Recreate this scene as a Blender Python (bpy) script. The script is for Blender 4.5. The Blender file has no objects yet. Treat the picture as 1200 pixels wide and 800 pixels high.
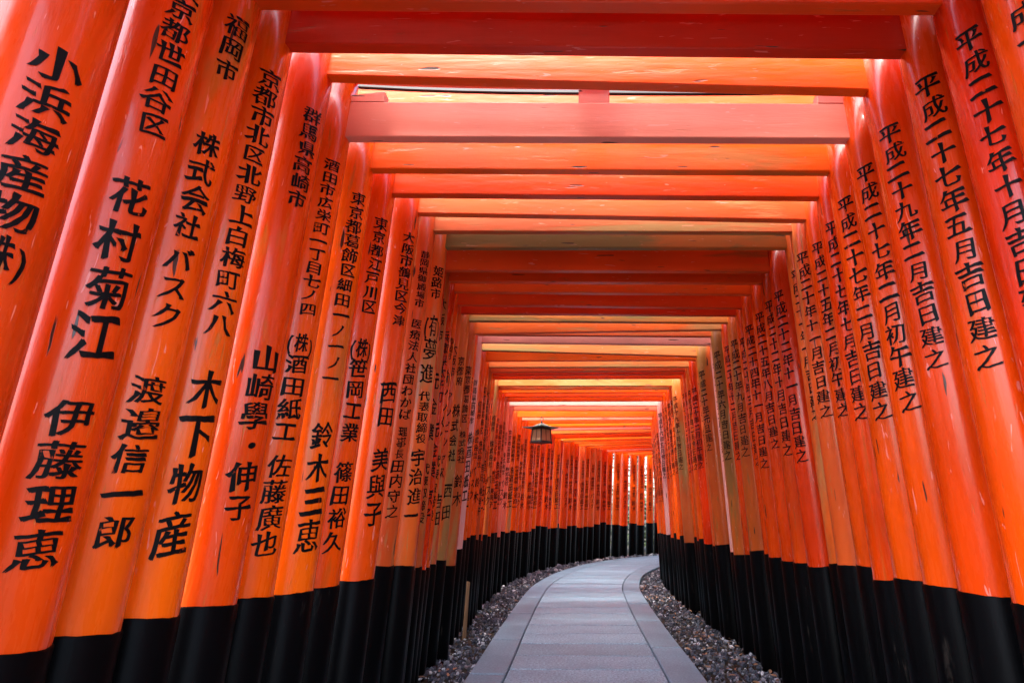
import bpy, bmesh, math, random
import numpy as np
from mathutils import Vector, Matrix

random.seed(7)
R_ = math.radians
scene = bpy.context.scene
COL = scene.collection

# ------------------------------------------------------------------ camera
CAM_H, F_PX, PX, PY = 1.0, 720.0, 690.0, 400.0          # photograph is 1200 x 800
PITCH, ROLL = math.atan(200.0 / F_PX), R_(0.45)
cd = bpy.data.cameras.new('Camera')
cam = bpy.data.objects.new('Camera', cd)
COL.objects.link(cam)
cd.sensor_width = 36.0
cd.lens = 36.0 * F_PX / 1200.0
cd.shift_x = -(PX - 600.0) / 1200.0
cd.clip_start, cd.clip_end = 0.02, 3000
CAM_R = Matrix.Rotation(math.pi / 2 + PITCH, 3, 'X') @ Matrix.Rotation(ROLL, 3, 'Z')
cam.matrix_world = Matrix.Translation((0, 0, CAM_H)) @ CAM_R.to_4x4()
scene.camera = cam

# ------------------------------------------------------------------ light
SUN_EL, SUN_AZ = R_(64), R_(205)       # behind the camera, to the left; veiled by thin cloud
world = bpy.data.worlds.new('World')
scene.world = world
world.use_nodes = True
wn = world.node_tree.nodes
wl = world.node_tree.links
bg = wn['Background']
sky = wn.new('ShaderNodeTexSky')
sky.sky_type = 'NISHITA'
sky.sun_disc = False
sky.sun_elevation = SUN_EL
sky.sun_rotation = SUN_AZ
sky.air_density, sky.dust_density, sky.ozone_density = 1.0, 4.0, 1.0
hs = wn.new('ShaderNodeHueSaturation')
hs.inputs['Saturation'].default_value = 1.1
wl.new(sky.outputs[0], hs.inputs['Color'])
wl.new(hs.outputs[0], bg.inputs[0])
bg.inputs[1].default_value = 0.15
sd = bpy.data.lights.new('Sun', 'SUN')
sd.energy, sd.angle, sd.color = 1.5, R_(14), (1.0, 0.97, 0.93)
sun = bpy.data.objects.new('Sun', sd)
COL.objects.link(sun)
sdir = Vector((math.sin(SUN_AZ) * math.cos(SUN_EL), math.cos(SUN_AZ) * math.cos(SUN_EL), math.sin(SUN_EL)))
sun.rotation_euler = (-sdir).to_track_quat('-Z', 'Y').to_euler()
sun.location = (0, 0, 12)
vs = scene.view_settings
vs.view_transform = 'Standard'
vs.look = 'None'
vs.exposure = 3.38
vs.gamma = 1.0
vs.use_curve_mapping = False
scene.cycles.max_bounces = 10
scene.cycles.diffuse_bounces = 5
scene.cycles.glossy_bounces = 3
scene.cycles.transmission_bounces = 3


# ------------------------------------------------------------------ pixel -> place
def ray(x, y):
    return CAM_R @ Vector(((x - PX) / F_PX, -(y - PY) / F_PX, -1.0))


def z_at(x, y, Y):
    """height of the point seen at photo pixel (x, y) when it stands at depth Y"""
    d = ray(x, y)
    return CAM_H + d.z / d.y * Y


# ------------------------------------------------------------------ materials
def nodes_of(name):
    m = bpy.data.materials.new(name)
    m.use_nodes = True
    nt = m.node_tree
    return m, nt.nodes, nt.links, nt.nodes['Principled BSDF']


def coords(n, l, scale, spread=37.0):
    tc = n.new('ShaderNodeTexCoord')
    oi = n.new('ShaderNodeObjectInfo')
    mu = n.new('ShaderNodeMath'); mu.operation = 'MULTIPLY'; mu.inputs[1].default_value = spread
    l.new(oi.outputs['Random'], mu.inputs[0])
    ad = n.new('ShaderNodeVectorMath'); ad.operation = 'ADD'
    l.new(tc.outputs['Object'], ad.inputs[0]); l.new(mu.outputs[0], ad.inputs[1])
    mp = n.new('ShaderNodeMapping'); mp.inputs['Scale'].default_value = scale
    l.new(ad.outputs[0], mp.inputs['Vector'])
    return mp.outputs[0], oi


def noise(n, l, vec, scale, detail=4, rough=0.6, dist=0.0):
    t = n.new('ShaderNodeTexNoise')
    t.inputs['Scale'].default_value = scale
    t.inputs['Detail'].default_value = detail
    t.inputs['Roughness'].default_value = rough
    t.inputs['Distortion'].default_value = dist
    l.new(vec, t.inputs['Vector'])
    return t.outputs['Fac']


def ramp(n, l, fac, a, b, va=0.0, vb=1.0):
    r = n.new('ShaderNodeMapRange')
    r.inputs['From Min'].default_value = a; r.inputs['From Max'].default_value = b
    r.inputs['To Min'].default_value = va; r.inputs['To Max'].default_value = vb
    l.new(fac, r.inputs['Value'])
    return r.outputs[0]


def mix(n, l, fac, a, b, mode='MIX'):
    m = n.new('ShaderNodeMix'); m.data_type = 'RGBA'; m.blend_type = mode
    for sock, v in ((m.inputs[0], fac), (m.inputs[6], a), (m.inputs[7], b)):
        if hasattr(v, 'links') or isinstance(v, bpy.types.NodeSocket):
            l.new(v, sock)
        elif isinstance(v, (int, float)):
            sock.default_value = v
        else:
            sock.default_value = (*v, 1.0)
    return m.outputs[2]


def bump(n, l, p, height, strength, dist=0.004):
    b = n.new('ShaderNodeBump')
    b.inputs['Strength'].default_value = strength
    b.inputs['Distance'].default_value = dist
    l.new(height, b.inputs['Height'])
    l.new(b.outputs[0], p.inputs['Normal'])


def paint(name, base, worn, wear, rough, along='Z', spec=0.22, tint=None, coat=0.26):
    """old lacquer on timber: patchy hue, streaks and scuffs along the grain, cracks"""
    m, n, l, p = nodes_of(name)
    st = (1, 1, 0.12) if along == 'Z' else (0.12, 1, 1)
    v1, oi = coords(n, l, (1, 1, 1))
    v2, _ = coords(n, l, st)
    big = noise(n, l, v1, 2.2, 3, 0.5)
    col = mix(n, l, ramp(n, l, big, 0.3, 0.7), tuple(c * 0.86 for c in base),
              tint or tuple(min(1, c * 1.12) for c in base))
    # each timber a little different
    hv = n.new('ShaderNodeHueSaturation')
    l.new(ramp(n, l, oi.outputs['Random'], 0, 1, 0.494, 0.506), hv.inputs['Hue'])
    l.new(ramp(n, l, oi.outputs['Random'], 0, 1, 0.86, 1.1), hv.inputs['Value'])
    l.new(col, hv.inputs['Color'])
    col = hv.outputs[0]
    # worn patches and streaks
    streak = noise(n, l, v2, 34, 5, 0.65, 0.3)
    patch = noise(n, l, v2, 5.5, 5, 0.6, 0.5)
    th = 0.69 - wear * 0.34
    w1 = ramp(n, l, patch, th, th + 0.10)
    w2 = ramp(n, l, streak, 0.655 - wear * 0.12, 0.72 - wear * 0.10)
    mx = n.new('ShaderNodeMath'); mx.operation = 'MAXIMUM'
    mu = n.new('ShaderNodeMath'); mu.operation = 'MULTIPLY'; mu.inputs[1].default_value = 0.75
    l.new(w2, mu.inputs[0])
    l.new(w1, mx.inputs[0]); l.new(mu.outputs[0], mx.inputs[1])
    col = mix(n, l, mx.outputs[0], col, worn)
    # thin pale scuffs
    v3, _ = coords(n, l, (1, 1, 0.14) if along == 'Z' else (0.14, 1, 1), 91.0)
    sc = noise(n, l, v3, 60, 2, 0.5, 1.2)
    scf = ramp(n, l, sc, 0.70, 0.72)
    col = mix(n, l, scf, col, tuple(min(1, c * 0.9 + 0.14) for c in base))
    # dark drying cracks
    cr = noise(n, l, v2, 42, 2, 0.4, 0.15)
    crf = ramp(n, l, cr, 0.725, 0.745)
    col = mix(n, l, crf, col, (0.05, 0.018, 0.01))
    l.new(col, p.inputs['Base Color'])
    fine = noise(n, l, v2, 70, 4, 0.6)
    rr = ramp(n, l, fine, 0.3, 0.7, rough - 0.07, rough + 0.13)
    l.new(rr, p.inputs['Roughness'])
    p.inputs['Specular IOR Level'].default_value = spec
    p.inputs['Coat Weight'].default_value = coat
    p.inputs['Coat Roughness'].default_value = 0.10
    sm = n.new('ShaderNodeMath'); sm.operation = 'SUBTRACT'
    l.new(fine, sm.inputs[0])
    ad = n.new('ShaderNodeMath'); ad.operation = 'MULTIPLY_ADD'; ad.inputs[1].default_value = 1.3
    l.new(crf, ad.inputs[0]); l.new(mx.outputs[0], ad.inputs[2])
    l.new(ad.outputs[0], sm.inputs[1])
    wav = noise(n, l, v2, 9, 3, 0.5)
    s2 = n.new('ShaderNodeMath'); s2.operation = 'MULTIPLY_ADD'; s2.inputs[1].default_value = 2.2
    l.new(wav, s2.inputs[0]); l.new(sm.outputs[0], s2.inputs[2])
    bump(n, l, p, s2.outputs[0], 0.30, 0.003)
    return m


PAL = {   # paint, what shows where it has worn, amount of wear, roughness
    'fresh': ((0.70, 0.055, 0.0010), (0.44, 0.10, 0.014), 0.18, 0.24),
    'deep':  ((0.62, 0.036, 0.0010), (0.34, 0.07, 0.012), 0.20, 0.28),  # deeper red; on some tie beams it stands in for lintel shade
    'orange': ((0.72, 0.076, 0.0015), (0.46, 0.14, 0.022), 0.32, 0.26),
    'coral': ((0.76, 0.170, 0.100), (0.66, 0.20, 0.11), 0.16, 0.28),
    'worn':  ((0.68, 0.100, 0.014), (0.46, 0.21, 0.07), 0.46, 0.34),
    'ochre': ((0.58, 0.125, 0.018), (0.34, 0.19, 0.055), 0.56, 0.42),
    'olive': ((0.42, 0.105, 0.013), (0.20, 0.125, 0.030), 0.60, 0.48),
    'brown': ((0.50, 0.080, 0.007), (0.25, 0.105, 0.02), 0.45, 0.42),
    'lit_rose':  ((0.78, 0.27, 0.20), (0.68, 0.22, 0.14), 0.20, 0.34),  # orange paint with strong light and sheen put into the colour
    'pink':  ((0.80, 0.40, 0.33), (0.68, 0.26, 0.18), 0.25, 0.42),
}
MAT = {}
for k, (b, w, a, r) in PAL.items():
    MAT[k + 'Z'] = paint('paint_' + k + '_post', b, w, a, r, 'Z')
    MAT[k + 'X'] = paint('paint_' + k + '_beam', b, w, a, min(0.6, r + 0.10), 'X', spec=0.35, coat=0.1)


def simple(name, colour, rough, spec=0.5, metal=0.0, var=0.25, scale=8.0, bstr=0.2, bdist=0.004, stretch=(1, 1, 1)):
    m, n, l, p = nodes_of(name)
    v, oi = coords(n, l, stretch)
    f = noise(n, l, v, scale, 6, 0.65)
    col = mix(n, l, ramp(n, l, f, 0.25, 0.75), tuple(c * (1 - var) for c in colour), tuple(min(1, c * (1 + var)) for c in colour))
    l.new(col, p.inputs['Base Color'])
    p.inputs['Roughness'].default_value = rough
    p.inputs['Specular IOR Level'].default_value = spec
    p.inputs['Metallic'].default_value = metal
    if bstr:
        bump(n, l, p, f, bstr, bdist)
    return m


def chipped(name, base, under, lo, hi, scale, stretch, rough, spec):
    m, n, l, p = nodes_of(name)
    v, oi = coords(n, l, stretch)
    f = noise(n, l, v, scale, 5, 0.65, 0.4)
    l.new(mix(n, l, ramp(n, l, f, lo, hi), base, under), p.inputs['Base Color'])
    p.inputs['Roughness'].default_value = rough
    p.inputs['Specular IOR Level'].default_value = spec
    bump(n, l, p, f, 0.3, 0.003)
    return m


MAT['black'] = chipped('black_lacquer', (0.0012, 0.0012, 0.0015), (0.022, 0.018, 0.015), 0.64, 0.74, 26, (1, 1, 0.16), 0.38, 0.035)
MAT['ink'] = chipped('black_ink', (0.003, 0.003, 0.0035), (0.42, 0.045, 0.004), 0.655, 0.70, 42, (1, 1, 0.5), 0.42, 0.08)
MAT['cap'] = simple('black_roof_cap', (0.02, 0.02, 0.022), 0.55, 0.4, 0, 0.3, 20, 0.1)
MAT['end_grain'] = simple('pale_end_grain', (0.72, 0.48, 0.34), 0.7, 0.2, 0, 0.15, 60, 0.3)
MAT['soil'] = simple('forest_soil', (0.035, 0.028, 0.02), 0.95, 0.1, 0, 0.5, 3.0, 0.6, 0.03)
MAT['bed'] = simple('dark_bedding', (0.03, 0.03, 0.032), 0.95, 0.1, 0, 0.4, 30, 0.5)
MAT['bark'] = simple('tree_bark', (0.07, 0.05, 0.035), 0.9, 0.1, 0, 0.5, 12, 0.8, 0.02, (1, 1, 0.2))
MAT['stake'] = simple('raw_wood_stake', (0.11, 0.06, 0.032), 0.8, 0.2, 0, 0.35, 40, 0.4, 0.003, (1, 1, 0.1))
MAT['bronze'] = simple('dark_bronze', (0.018, 0.017, 0.015), 0.5, 0.5, 0.3, 0.3, 40, 0.2)
MAT['verdigris'] = simple('verdigris_copper', (0.15, 0.25, 0.21), 0.6, 0.4, 0.1, 0.35, 30, 0.3)


def leaf_mat(name, a, b):
    m, n, l, p = nodes_of(name)
    g = n.new('ShaderNodeNewGeometry')
    col = mix(n, l, g.outputs['Random Per Island'], a, b)
    l.new(col, p.inputs['Base Color'])
    p.inputs['Roughness'].default_value = 0.55
    return m


MAT['leaf'] = leaf_mat('green_leaves', (0.03, 0.055, 0.018), (0.085, 0.12, 0.035))
MAT['dead_leaf'] = leaf_mat('dead_leaves', (0.10, 0.05, 0.022), (0.30, 0.17, 0.08))


def stone_mat(name, c, speck, jitter):
    m, n, l, p = nodes_of(name)
    tc = n.new('ShaderNodeTexCoord')
    oi = n.new('ShaderNodeObjectInfo')
    v = tc.outputs['Object']
    f1 = noise(n, l, v, 62, 5, 0.85)
    f2 = noise(n, l, v, 2.3, 5, 0.6)
    f3 = noise(n, l, v, 55, 3, 0.7)
    col = mix(n, l, ramp(n, l, f1, 0.32, 0.68), tuple(x * (1 - speck) for x in c), tuple(x * (1 + speck) for x in c))
    col = mix(n, l, ramp(n, l, f2, 0.35, 0.7, 0, 0.55), col, tuple(x * 0.55 for x in c))
    col = mix(n, l, ramp(n, l, f3, 0.60, 0.72, 0, 0.5), col, tuple(min(1, x * 1.6) for x in c))
    hv = n.new('ShaderNodeHueSaturation')
    l.new(ramp(n, l, oi.outputs['Random'], 0, 1, 1 - jitter, 1 + jitter), hv.inputs['Value'])
    l.new(col, hv.inputs['Color'])
    l.new(hv.outputs[0], p.inputs['Base Color'])
    p.inputs['Roughness'].default_value = 0.62
    p.inputs['Specular IOR Level'].default_value = 0.35
    ad = n.new('ShaderNodeMath'); ad.operation = 'ADD'
    l.new(f1, ad.inputs[0]); l.new(f3, ad.inputs[1])
    bump(n, l, p, ad.outputs[0], 0.55, 0.004)
    return m


MAT['slab'] = stone_mat('granite_slab', (0.185, 0.310, 0.385), 0.90, 0.13)
MAT['kerb'] = stone_mat('granite_border', (0.15, 0.255, 0.32), 0.50, 0.10)


def gravel_mat():
    m, n, l, p = nodes_of('gravel_stones')
    g = n.new('ShaderNodeNewGeometry')
    cr = n.new('ShaderNodeValToRGB')
    e = cr.color_ramp.elements
    e[0].position, e[0].color = 0.0, (0.015, 0.018, 0.028, 1)
    e[1].position, e[1].color = 1.0, (0.75, 0.78, 0.80, 1)
    for pos, c in ((0.35, (0.045, 0.056, 0.08)), (0.62, (0.11, 0.13, 0.165)), (0.78, (0.11, 0.095, 0.085)), (0.9, (0.32, 0.34, 0.38))):
        x = e.new(pos); x.color = (*c, 1)
    l.new(g.outputs['Random Per Island'], cr.inputs[0])
    tc = n.new('ShaderNodeTexCoord')
    f = noise(n, l, tc.outputs['Object'], 120, 3, 0.6)
    col = mix(n, l, ramp(n, l, f, 0.3, 0.7, 0, 0.5), cr.outputs[0], (0.06, 0.06, 0.065))
    l.new(col, p.inputs['Base Color'])
    p.inputs['Roughness'].default_value = 1.1
    return m


MAT['gravel'] = gravel_mat()


def paper_mat():
    m, n, l, p = nodes_of('lantern_paper')
    p.inputs['Base Color'].default_value = (0.44, 0.34, 0.17, 1)
    p.inputs['Roughness'].default_value = 0.35
    p.inputs['Transmission Weight'].default_value = 0.1
    p.inputs['IOR'].default_value = 1.1
    return m


MAT['pane'] = paper_mat()


# ------------------------------------------------------------------ object helpers
def link(name, me, parent=None, kind=None):
    o = bpy.data.objects.new(name, me)
    COL.objects.link(o)
    if parent is not None:
        o.parent = parent
    if kind:
        o['kind'] = kind
    return o


def mesh(name, verts, faces, mats, smooth=False, midx=None):
    me = bpy.data.meshes.new(name)
    me.from_pydata([tuple(v) for v in verts], [], [tuple(f) for f in faces])
    for m in (mats if isinstance(mats, (list, tuple)) else [mats]):
        me.materials.append(m)
    if smooth:
        me.polygons.foreach_set('use_smooth', [True] * len(me.polygons))
    if midx:
        me.polygons.foreach_set('material_index', midx)
    me.update()
    return me


def empty(name, loc, rz, label, cat, group=None):
    o = bpy.data.objects.new(name, None)
    COL.objects.link(o)
    o.location = loc
    o.rotation_euler = (0, 0, rz)
    o.empty_display_size = 0.1
    o['label'], o['category'] = label, cat
    if group:
        o['group'] = group
    return o


def lathe(name, prof, seg, mat, cap=True, wob=0.0):
    """prof: list of (radius, z)"""
    vs, fs = [], []
    ph = [random.random() * 6.28 for _ in range(3)]
    for r, z in prof:
        for k in range(seg):
            a = 2 * math.pi * k / seg
            rr = r * (1 + wob * (math.sin(2 * a + ph[0] + z * .9) * .6 + math.sin(3 * a + ph[1] + 1.7 * z) * .4))
            vs.append((rr * math.cos(a), rr * math.sin(a), z))
    for i in range(len(prof) - 1):
        for k in range(seg):
            k2 = (k + 1) % seg
            fs.append((i * seg + k, i * seg + k2, (i + 1) * seg + k2, (i + 1) * seg + k))
    if cap:
        fs.append(tuple(range(seg))[::-1])
        b = (len(prof) - 1) * seg
        fs.append(tuple(range(b, b + seg)))
    me = mesh(name, vs, fs, mat)
    sm = [True] * len(me.polygons)
    if cap:
        sm[-1] = sm[-2] = False
    me.polygons.foreach_set('use_smooth', sm)
    return me


def bevel_prism(name, pts8, mat, bev=0.004, seg=1):
    """pts8: bottom 4 then top 4 corners -> bevelled hexahedron"""
    bm = bmesh.new()
    v = [bm.verts.new(p) for p in pts8]
    for f in ((3, 2, 1, 0), (4, 5, 6, 7), (0, 1, 5, 4), (1, 2, 6, 5), (2, 3, 7, 6), (3, 0, 4, 7)):
        bm.faces.new([v[i] for i in f])
    if bev:
        bmesh.ops.bevel(bm, geom=list(bm.edges), offset=bev, segments=seg, affect='EDGES', profile=0.5)
    bmesh.ops.recalc_face_normals(bm, faces=list(bm.faces))
    me = bpy.data.meshes.new(name)
    bm.to_mesh(me); bm.free()
    me.materials.append(mat)
    return me


def box8(x0, x1, y0, y1, z0, z1, dz=0.0):
    """dz lifts the x1 end"""
    return [(x0, y0, z0), (x1, y0, z0 + dz), (x1, y1, z0 + dz), (x0, y1, z0),
            (x0, y0, z1), (x1, y0, z1 + dz), (x1, y1, z1 + dz), (x0, y1, z1)]


# ------------------------------------------------------------------ brush lettering
_glyph = {}


def brush(pts, amt=1.0):
    """pts: closed outline [(x, y, corner)]; give plain stroke ends the press and flick of a brush"""
    n = len(pts)
    out = [Vector((p[0], p[1])) for p in pts]
    P = [Vector((p[0], p[1])) for p in pts]
    area = sum(P[i].x * P[(i + 1) % n].y - P[(i + 1) % n].x * P[i].y for i in range(n))
    sg = 1 if area > 0 else -1
    for i in range(n):
        a, b = P[i], P[(i + 1) % n]
        e = b - a
        if not 0.03 < e.length < 0.115:
            continue
        p0, q0 = a - P[i - 1], P[(i + 2) % n] - b
        if p0.length < 0.05 or q0.length < 0.05:
            continue
        c1 = (p0.x * e.y - p0.y * e.x) * sg / (p0.length * e.length)
        c2 = (e.x * q0.y - e.y * q0.x) * sg / (q0.length * e.length)
        if c1 < 0.55 or c2 < 0.55:
            continue
        d = Vector((e.y, -e.x)) * sg
        d.normalize()                      # outward along the stroke
        u = Vector((-d.y, d.x))
        ia, ib = i, (i + 1) % n
        if (b - a).dot(u) < 0:
            ia, ib = ib, ia                # ib lies on the +u side (left of the outward direction)
        if d.x > 0.75:                     # right end of a horizontal: pressed down
            out[ib] += Vector((-0.012, 0.034)); out[ia] += Vector((0.030, -0.022))
        elif d.x < -0.75:                  # left end: slanting entry
            out[ia] += Vector((-0.030, 0.026)); out[ib] += Vector((0.010, -0.004))
        elif d.y < -0.8:                   # foot of a vertical
            out[ia] += Vector((-0.012, -0.030)); out[ib] += Vector((0.014, 0.020))
        elif d.y > 0.8:                    # head of a vertical
            out[ib] += Vector((-0.036, 0.022)); out[ia] += Vector((0.016, -0.006))
        elif d.x < 0 and d.y < 0:          # sweep to lower left: pointed
            m = (a + b) / 2 + d * 0.05
            out[ia] = out[ia].lerp(m, 0.7); out[ib] = out[ib].lerp(m, 0.7)
        elif d.x > 0 and d.y < 0:          # sweep to lower right: swelling
            out[ia] += d * -0.03 + u * -0.030; out[ib] += d * 0.05 + u * 0.006
        else:
            out[ib] += d * 0.02 + u * 0.02; out[ia] += u * -0.012
    return [P[i].lerp(out[i], amt) for i in range(n)]


def crosses(loops):
    """outlines with a segment that crosses another segment"""
    ids = np.array([k for k, lp in enumerate(loops) for _ in lp])
    A = np.array([[p.x, p.y] for lp in loops for p in lp])
    B = np.array([[lp[(i + 1) % len(lp)].x, lp[(i + 1) % len(lp)].y] for lp in loops for i in range(len(lp))])
    D = B - A
    E = A[None, :, :] - A[:, None, :]
    den = D[:, None, 0] * D[None, :, 1] - D[:, None, 1] * D[None, :, 0]
    den = np.where(np.abs(den) < 1e-12, 1e9, den)
    t = (E[:, :, 0] * D[None, :, 1] - E[:, :, 1] * D[None, :, 0]) / den
    u = (E[:, :, 0] * D[:, None, 1] - E[:, :, 1] * D[:, None, 0]) / den
    e = 1e-6
    i, j = np.nonzero((t > e) & (t < 1 - e) & (u > e) & (u < 1 - e))
    return set(ids[i]) | set(ids[j])


def glyph(ch, fine):
    key = (ch, fine)
    if key in _glyph:
        return _glyph[key]
    cu = bpy.data.curves.new('tmp', 'FONT')
    cu.body = ch
    cu.size = 1.0
    cu.resolution_u = 2 if fine else 1
    ob = bpy.data.objects.new('tmp', cu)
    COL.objects.link(ob)
    bpy.context.view_layer.objects.active = ob
    for o in bpy.context.selected_objects:
        o.select_set(False)
    ob.select_set(True)
    bpy.ops.object.convert(target='CURVE')
    src = ob.data
    loops = []
    for sp in src.splines:
        bp = sp.bezier_points
        k = len(bp)
        if k < 3:
            continue
        pts = []
        for i in range(k):
            a, b = bp[i], bp[(i + 1) % k]
            p0, p1, p2, p3 = a.co.xy, a.handle_right.xy, b.handle_left.xy, b.co.xy
            pts.append((p0.x, p0.y))
            ch_ = (p3 - p0)
            dev = max(abs((p1 - p0).cross(ch_)), abs((p2 - p0).cross(ch_))) / max(1e-6, ch_.length)
            if dev > 0.006:
                for t in ((0.35, 0.7) if fine else (0.5,)):
                    q = p0 * (1 - t) ** 3 + p1 * 3 * t * (1 - t) ** 2 + p2 * 3 * t * t * (1 - t) + p3 * t ** 3
                    pts.append((q.x, q.y))
        loops.append([(x, y, 0) for x, y in pts])
    bpy.data.objects.remove(ob)
    # fill as a 2D curve; if the altered outline crosses itself, soften the alteration
    want = 0.0
    STEPS = (1.5, 1.1, 0.7, 0.35, 0.0)
    lev = [0] * len(loops)
    for _ in range(20):
        bad = crosses([brush(lp, STEPS[k]) for lp, k in zip(loops, lev)]) if loops else ()
        if not any(lev[k] < 4 for k in bad):
            break
        for k in bad:
            lev[k] = min(4, lev[k] + 1)
    for amt in (1.0, 0.0):
        new = [brush(lp, STEPS[k] * amt) for lp, k in zip(loops, lev)]
        c2 = bpy.data.curves.new('tmp2', 'CURVE')
        c2.dimensions = '2D'
        c2.fill_mode = 'BOTH'
        want = 0.0
        for lp in new:
            want += sum(lp[i - 1].x * lp[i].y - lp[i].x * lp[i - 1].y for i in range(len(lp))) / 2
            sp = c2.splines.new('POLY')
            sp.points.add(len(lp) - 1)
            for q, p in zip(sp.points, lp):
                q.co = (p.x, p.y, 0, 1)
            sp.use_cyclic_u = True
        ob = bpy.data.objects.new('tmp2', c2)
        COL.objects.link(ob)
        dg = bpy.context.evaluated_depsgraph_get()
        me = bpy.data.meshes.new_from_object(ob.evaluated_get(dg))
        bpy.data.objects.remove(ob)
        got = sum(f.area for f in me.polygons)
        if abs(got - abs(want)) < 0.03 * abs(want) + 1e-4:
            break
    bm = bmesh.new()
    bm.from_mesh(me)
    bpy.data.meshes.remove(me)
    nc = 9 if fine else 5
    for i in range(nc):
        x = (i + 0.5) / nc
        bmesh.ops.bisect_plane(bm, geom=bm.verts[:] + bm.edges[:] + bm.faces[:], plane_co=(x, 0, 0), plane_no=(1, 0, 0))
    bm.verts.index_update()
    # brush hand: horizontals rise to the right; em box centred
    V = np.array([(v.co.x - 0.5, v.co.y - 0.38 + 0.13 * (v.co.x - 0.5)) for v in bm.verts]) if len(bm.verts) else np.zeros((0, 2))
    Fc = []
    for f in bm.faces:
        idx = [v.index for v in f.verts]
        if f.normal.z < 0:
            idx.reverse()
        Fc.append(idx)
    bm.free()
    _glyph[key] = (V, Fc)
    return _glyph[key]


def cells(s):
    """split into character cells; '(x)' is one cell"""
    out, i = [], 0
    while i < len(s):
        if s[i] == '(':
            j = s.index(')', i)
            out.append(s[i:j + 1]); i = j + 1
        else:
            out.append(s[i]); i += 1
    return out


def inscription_mesh(segments, radius_at, th0, fine):
    """segments: (text, z_top, z_bottom, width); wrapped round the post, 1.5 mm proud"""
    nib = 0.019 if fine else 0.009
    vs, fs = [], []
    rnd = random.Random(len(segments) * 7 + int(segments[0][1] * 1000))
    for text, zt, zb, wd in segments:
        cs = cells(text)
        pitch = (zt - zb) / len(cs)
        for i, c in enumerate(cs):
            zc = zt - (i + 0.5) * pitch
            parts = []
            hgt = min(pitch * 0.96, wd * 1.3)
            if len(c) == 3:
                parts = [(c[1], 0.0, 0.72), ('(', -0.46, 0.85), (')', 0.46, 0.85)]
            else:
                parts = [(c, 0.0, 1.0)]
            jx, jr = rnd.uniform(-.05, .05), rnd.uniform(-.05, .05)
            ph, ph2, k1 = rnd.uniform(0, 6.3), rnd.uniform(0, 6.3), rnd.uniform(.90, 1.06)
            for g, ox, sx in parts:
                V, Fc = glyph(g, fine)
                if len(V):                       # a hand, not a ruler
                    V = np.stack((V[:, 0] * k1 + .014 * np.sin(7 * V[:, 1] + ph) + .006 * np.sin(23 * V[:, 1] + ph2),
                                  V[:, 1] * k1 + .014 * np.sin(6 * V[:, 0] + ph2) + .006 * np.sin(21 * V[:, 0] + ph)), 1)
                if g in '()':
                    V = V + np.array([0.5 - 0.17, 0.0])
                for ex, ey, lift in ((-nib, .003, .0016), (nib, -.003, .0019)):   # two passes of the brush
                    b = len(vs)
                    for x, y in V:
                        X = ((x + ex) * sx * (0.8 if len(c) == 3 else 1) + ox + jx - y * jr) * wd
                        Z = zc + (y + ey + x * jr) * hgt
                        r = radius_at(Z) + lift
                        t = th0 + X / r
                        vs.append((r * math.cos(t), r * math.sin(t), Z))
                    fs += [[b + k for k in f] for f in Fc]
    return mesh('inscription', vs, fs, MAT['ink'])


# ------------------------------------------------------------------ gate layout measured from the photograph
# lower front edge of each tie beam: left end x,y and right end x,y in the photo; paint of beam / left post / right post
BEAMS = [
    (338, 57, 1058, 65, 'deep', 'orange', 'fresh'), (386, 93, 1015, 110, 'orange', 'orange', 'fresh'),
    (407, 164, 993, 166, 'lit_rose', 'orange', 'fresh'), (436, 201, 971, 204, 'orange', 'orange', 'fresh'),
    (461, 230, 958, 234, 'orange', 'fresh', 'fresh'), (491, 252, 943, 260, 'worn', 'orange', 'orange'),
    (509, 273, 927, 274, 'ochre', 'worn', 'worn'), (523, 292, 921, 292, 'olive', 'worn', 'worn'),
    (522, 318, 901, 319.5, 'deep', 'deep', 'deep'), (527, 331, 892, 333, 'deep', 'ochre', 'deep'),
    (533, 343, 880, 346, 'orange', 'fresh', 'fresh'), (537, 358, 869, 362, 'fresh', 'orange', 'fresh'),
    (541, 368, 862, 370.5, 'fresh', 'worn', 'fresh'), (550, 377, 852, 379, 'olive', 'ochre', 'brown'),
    (557, 392, 845, 387, 'worn', 'ochre', 'orange'), (560, 393, 833, 395, 'brown', 'orange', 'brown'),
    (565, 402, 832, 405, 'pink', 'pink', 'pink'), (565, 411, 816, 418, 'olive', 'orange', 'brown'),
    (570, 423.5, 815, 422.5, 'orange', 'orange', 'worn'), (573, 431, 807, 430.5, 'ochre', 'orange', 'fresh'),
    (576, 436.5, 803, 435, 'worn', 'brown', 'orange'), (578, 440, 800, 439, 'deep', 'fresh', 'fresh'),
    (580, 444.5, 797, 443.5, 'fresh', 'fresh', 'fresh'), (584, 452.5, 787, 452.5, 'ochre', 'ochre', 'ochre'),
    (585, 456.5, 784, 456.5, 'worn', 'orange', 'orange'), (588, 461, 780, 460, 'orange', 'fresh', 'fresh'),
    (592, 465, 777, 464.5, 'fresh', 'orange', 'fresh'), (595, 470.5, 775, 470, 'orange', 'worn', 'orange'),
    (597, 475.5, 770, 475.5, 'pink', 'coral', 'pink'), (602, 481, 770, 481, 'coral', 'coral', 'coral'),
]
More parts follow.
